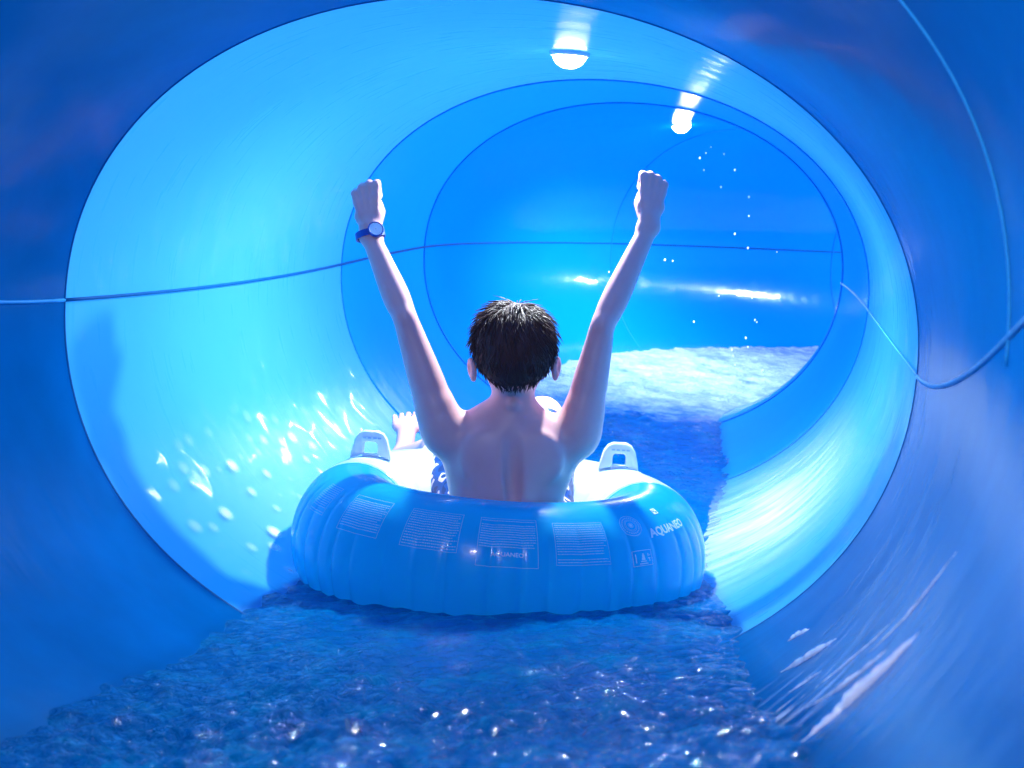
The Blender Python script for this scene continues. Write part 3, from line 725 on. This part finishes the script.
def disc(prof, m, name, parent, n=40):
    c = Vector((AXX*math.cos(FD), AYY*math.sin(FD), 0)); nn = Vector((.32,-1,.05)).normalized(); tx = nn.cross(Vector((0,0,1))).normalized(); ty = nn.cross(tx)
    c = Vector((.0125, -.0205, .001)); V = []; Fc = []
    for r, h in prof:
        for k in range(n): V.append(c+tx*r*math.cos(6.28318*k/n)+ty*r*math.sin(6.28318*k/n)+nn*h)
    for i in range(len(prof)-1):
        for k in range(n): Fc.append((i*n+k, i*n+(k+1) % n, (i+1)*n+(k+1) % n, (i+1)*n+k))
    return mesh_obj(name, V, Fc, m, parent)
cs = disc([(.0,-.003),(.0145,-.003),(.0155,0),(.0155,.0035),(.0148,.0048),(.0132,.0048),(.0130,.0040)], simple('watch_case_blue', (.01,.08,.40), .25), 'case', we)
fc = disc([(.0131,.0040),(.0,.0042)], simple('watch_face_white', (.85,.92,.95), .3), 'watch_face', we)
disc([(.0,.0046),(.0012,.0046),(.0012,.0040)], simple('watch_hand_grey', (.3,.4,.5), .3), 'pinion', fc)

# ------------------------------------------------------------ lamp glare, reflections and caustics painted on the walls
m, nt, b, out = mat('painted_glare_film'); M_film = m; L = nt.links.new  # white film that carries lamp glare in its colour
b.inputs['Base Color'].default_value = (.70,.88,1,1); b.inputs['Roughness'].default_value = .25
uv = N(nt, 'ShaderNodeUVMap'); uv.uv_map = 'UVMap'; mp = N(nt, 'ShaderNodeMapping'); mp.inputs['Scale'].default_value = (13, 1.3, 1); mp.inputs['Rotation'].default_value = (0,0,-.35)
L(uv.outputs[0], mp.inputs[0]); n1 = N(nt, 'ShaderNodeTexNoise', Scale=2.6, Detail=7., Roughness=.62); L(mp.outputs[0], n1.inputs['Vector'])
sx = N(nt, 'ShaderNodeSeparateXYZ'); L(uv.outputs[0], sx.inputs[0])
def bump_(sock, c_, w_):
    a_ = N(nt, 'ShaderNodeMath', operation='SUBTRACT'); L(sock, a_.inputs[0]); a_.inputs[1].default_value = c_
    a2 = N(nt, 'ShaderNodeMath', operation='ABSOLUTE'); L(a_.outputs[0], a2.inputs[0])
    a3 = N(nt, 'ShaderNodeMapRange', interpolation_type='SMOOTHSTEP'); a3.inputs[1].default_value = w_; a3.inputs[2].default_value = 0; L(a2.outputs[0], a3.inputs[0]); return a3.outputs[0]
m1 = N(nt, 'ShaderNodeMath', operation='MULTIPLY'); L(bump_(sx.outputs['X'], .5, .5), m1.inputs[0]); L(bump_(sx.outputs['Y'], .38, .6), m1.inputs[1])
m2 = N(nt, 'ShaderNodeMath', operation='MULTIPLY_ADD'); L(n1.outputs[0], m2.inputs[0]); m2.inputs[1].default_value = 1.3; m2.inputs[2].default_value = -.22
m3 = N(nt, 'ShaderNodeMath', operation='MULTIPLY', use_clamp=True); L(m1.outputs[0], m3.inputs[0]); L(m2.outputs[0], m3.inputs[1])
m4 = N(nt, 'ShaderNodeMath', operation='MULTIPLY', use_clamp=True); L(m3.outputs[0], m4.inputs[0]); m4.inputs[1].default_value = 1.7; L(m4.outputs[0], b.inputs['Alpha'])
M_film2 = M_film.copy(); M_film2.name = 'painted_reflection_film'
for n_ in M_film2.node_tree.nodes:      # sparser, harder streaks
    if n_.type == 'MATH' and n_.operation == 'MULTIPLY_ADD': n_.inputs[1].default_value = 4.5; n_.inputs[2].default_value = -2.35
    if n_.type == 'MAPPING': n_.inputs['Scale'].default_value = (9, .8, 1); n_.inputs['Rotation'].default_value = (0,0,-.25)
M_film3 = M_film.copy(); M_film3.name = 'painted_caustic_film'; nt = M_film3.node_tree      # caustic light painted as soft round flecks
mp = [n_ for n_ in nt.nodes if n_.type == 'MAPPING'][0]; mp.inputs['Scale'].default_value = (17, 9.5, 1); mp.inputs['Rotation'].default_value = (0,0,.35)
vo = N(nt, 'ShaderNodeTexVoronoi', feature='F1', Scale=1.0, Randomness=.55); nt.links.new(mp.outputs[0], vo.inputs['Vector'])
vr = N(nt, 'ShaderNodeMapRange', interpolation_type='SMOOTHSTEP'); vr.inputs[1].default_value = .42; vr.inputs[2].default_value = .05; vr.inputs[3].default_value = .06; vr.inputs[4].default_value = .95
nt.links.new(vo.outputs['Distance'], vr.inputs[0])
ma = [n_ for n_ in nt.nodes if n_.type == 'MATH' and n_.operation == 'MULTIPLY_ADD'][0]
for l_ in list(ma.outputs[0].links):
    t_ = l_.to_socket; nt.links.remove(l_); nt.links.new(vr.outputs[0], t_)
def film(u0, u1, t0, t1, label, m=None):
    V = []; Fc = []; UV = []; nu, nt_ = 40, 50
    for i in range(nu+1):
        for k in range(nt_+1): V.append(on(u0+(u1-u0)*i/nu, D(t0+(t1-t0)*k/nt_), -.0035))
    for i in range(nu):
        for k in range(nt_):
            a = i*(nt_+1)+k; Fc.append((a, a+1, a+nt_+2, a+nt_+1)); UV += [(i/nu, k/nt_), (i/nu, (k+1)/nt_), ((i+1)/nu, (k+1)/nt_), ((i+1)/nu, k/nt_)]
    o = mesh_obj('painted_glare', V, Fc, m or M_film); l = o.data.uv_layers.new(name='UVMap'); l.data.foreach_set('uv', [c for p in UV for c in p])
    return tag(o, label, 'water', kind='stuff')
film(1.12, 2.05, -66, -12, 'thin white film painting lamp glare on the light blue wall right of the swim ring')  # glare of the lamp on the wet wall, painted white
film(-.10, .62, -47, -22, 'thin streaky film painting white lamp reflections low on the dark blue wall in the right foreground', M_film2)  # lamp reflections on the near wall, painted as white streaks
film(1.00, 1.72, -112, -158, 'soft white flecks painting caustic light on the light blue wall left of the swim ring', M_film3)
M_streak = simple('painted_reflection_white', (.85,.95,1.0), .12, coat=1)  # white tubes standing in for lamp reflections on the wall
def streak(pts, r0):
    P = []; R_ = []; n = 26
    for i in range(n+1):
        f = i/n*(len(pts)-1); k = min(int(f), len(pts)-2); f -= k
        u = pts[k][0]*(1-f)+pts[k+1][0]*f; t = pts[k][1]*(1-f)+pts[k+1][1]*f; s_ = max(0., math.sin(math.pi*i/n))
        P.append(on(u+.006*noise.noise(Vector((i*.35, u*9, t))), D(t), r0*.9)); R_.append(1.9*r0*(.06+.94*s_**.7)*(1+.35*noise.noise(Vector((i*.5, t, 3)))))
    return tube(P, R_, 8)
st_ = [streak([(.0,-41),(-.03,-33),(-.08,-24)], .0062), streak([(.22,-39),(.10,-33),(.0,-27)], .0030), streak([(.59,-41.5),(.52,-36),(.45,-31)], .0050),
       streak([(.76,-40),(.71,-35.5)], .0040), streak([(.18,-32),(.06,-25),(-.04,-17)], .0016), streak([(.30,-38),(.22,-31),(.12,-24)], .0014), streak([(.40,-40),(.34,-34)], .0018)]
tag(mesh_obj('painted_reflection', *join(*st_), M_streak), 'white streaks shaped as lamp reflections on the dark blue wall low on the right', 'water', kind='stuff')

# ------------------------------------------------------------ water drops in the air and splashes
M_drop = simple('bright_water_drop', (.85,.95,1.0), .05, spec=1.0, coat=1)
def ico(r, seg=8, rings=6, st=1.0):
    V = [(0,0,r*st)]; Fc = []
    for i in range(1, rings):
        t = math.pi*i/rings
        for k in range(seg): a = 2*math.pi*k/seg; V.append((r*math.sin(t)*math.cos(a), r*math.sin(t)*math.sin(a), r*math.cos(t)*st))
    V.append((0,0,-r*st)); b_ = len(V)-1
    for k in range(seg): Fc.append((0, 1+k, 1+(k+1) % seg)); Fc.append((b_, b_-seg+(k+1) % seg, b_-seg+k))
    for i in range(rings-2):
        for k in range(seg): a = 1+i*seg; Fc.append((a+k, a+seg+k, a+seg+(k+1) % seg, a+(k+1) % seg))
    return V, Fc
drops = [(711,147),(724,154),(706,153),(704,170),(721,187),(735,170),(749,197),(749,216),(735,234),(665,260),(673,261),(609,272),(748,248),
 (755,320),(746,338),(748,347),(732,350),(733,356),(735,365),(763,371),(757,322),(694,322),(777,252),(700,158),(719,296),(752,298)]
base = mesh_obj('water_drop', *ico(.0026, st=1.2), M_drop)
for i, (px, py) in enumerate(drops):
    o = base if i == 0 else base.copy()
    if i: COL.objects.link(o)
    o.location = at(px, py, 3.2+.5*random.random()); s = random.uniform(.6, 1.15); o.scale = (s, s, s)
    tag(o, 'tiny white drop of spray in the air right of the raised arm', 'water drop', 'spray drops beside the right arm')

# ------------------------------------------------------------ daylight outside the tube
w = bpy.data.worlds.new('sky'); SC.world = w; w.use_nodes = True; nt = w.node_tree
bg = nt.nodes['Background']; bg.inputs[0].default_value = (.08,.62,1,1); bg.inputs[1].default_value = 1.3

sd = bpy.data.lights.new('sun', 'SUN'); sd.energy = 3.2; sd.angle = .5; sd.color = (.85,.95,1)
so = bpy.data.objects.new('sun', sd); COL.objects.link(so); so.rotation_euler = Vector((-.6,.3,.75)).to_track_quat('Z','Y').to_euler(); so.location = (-6,2,5)
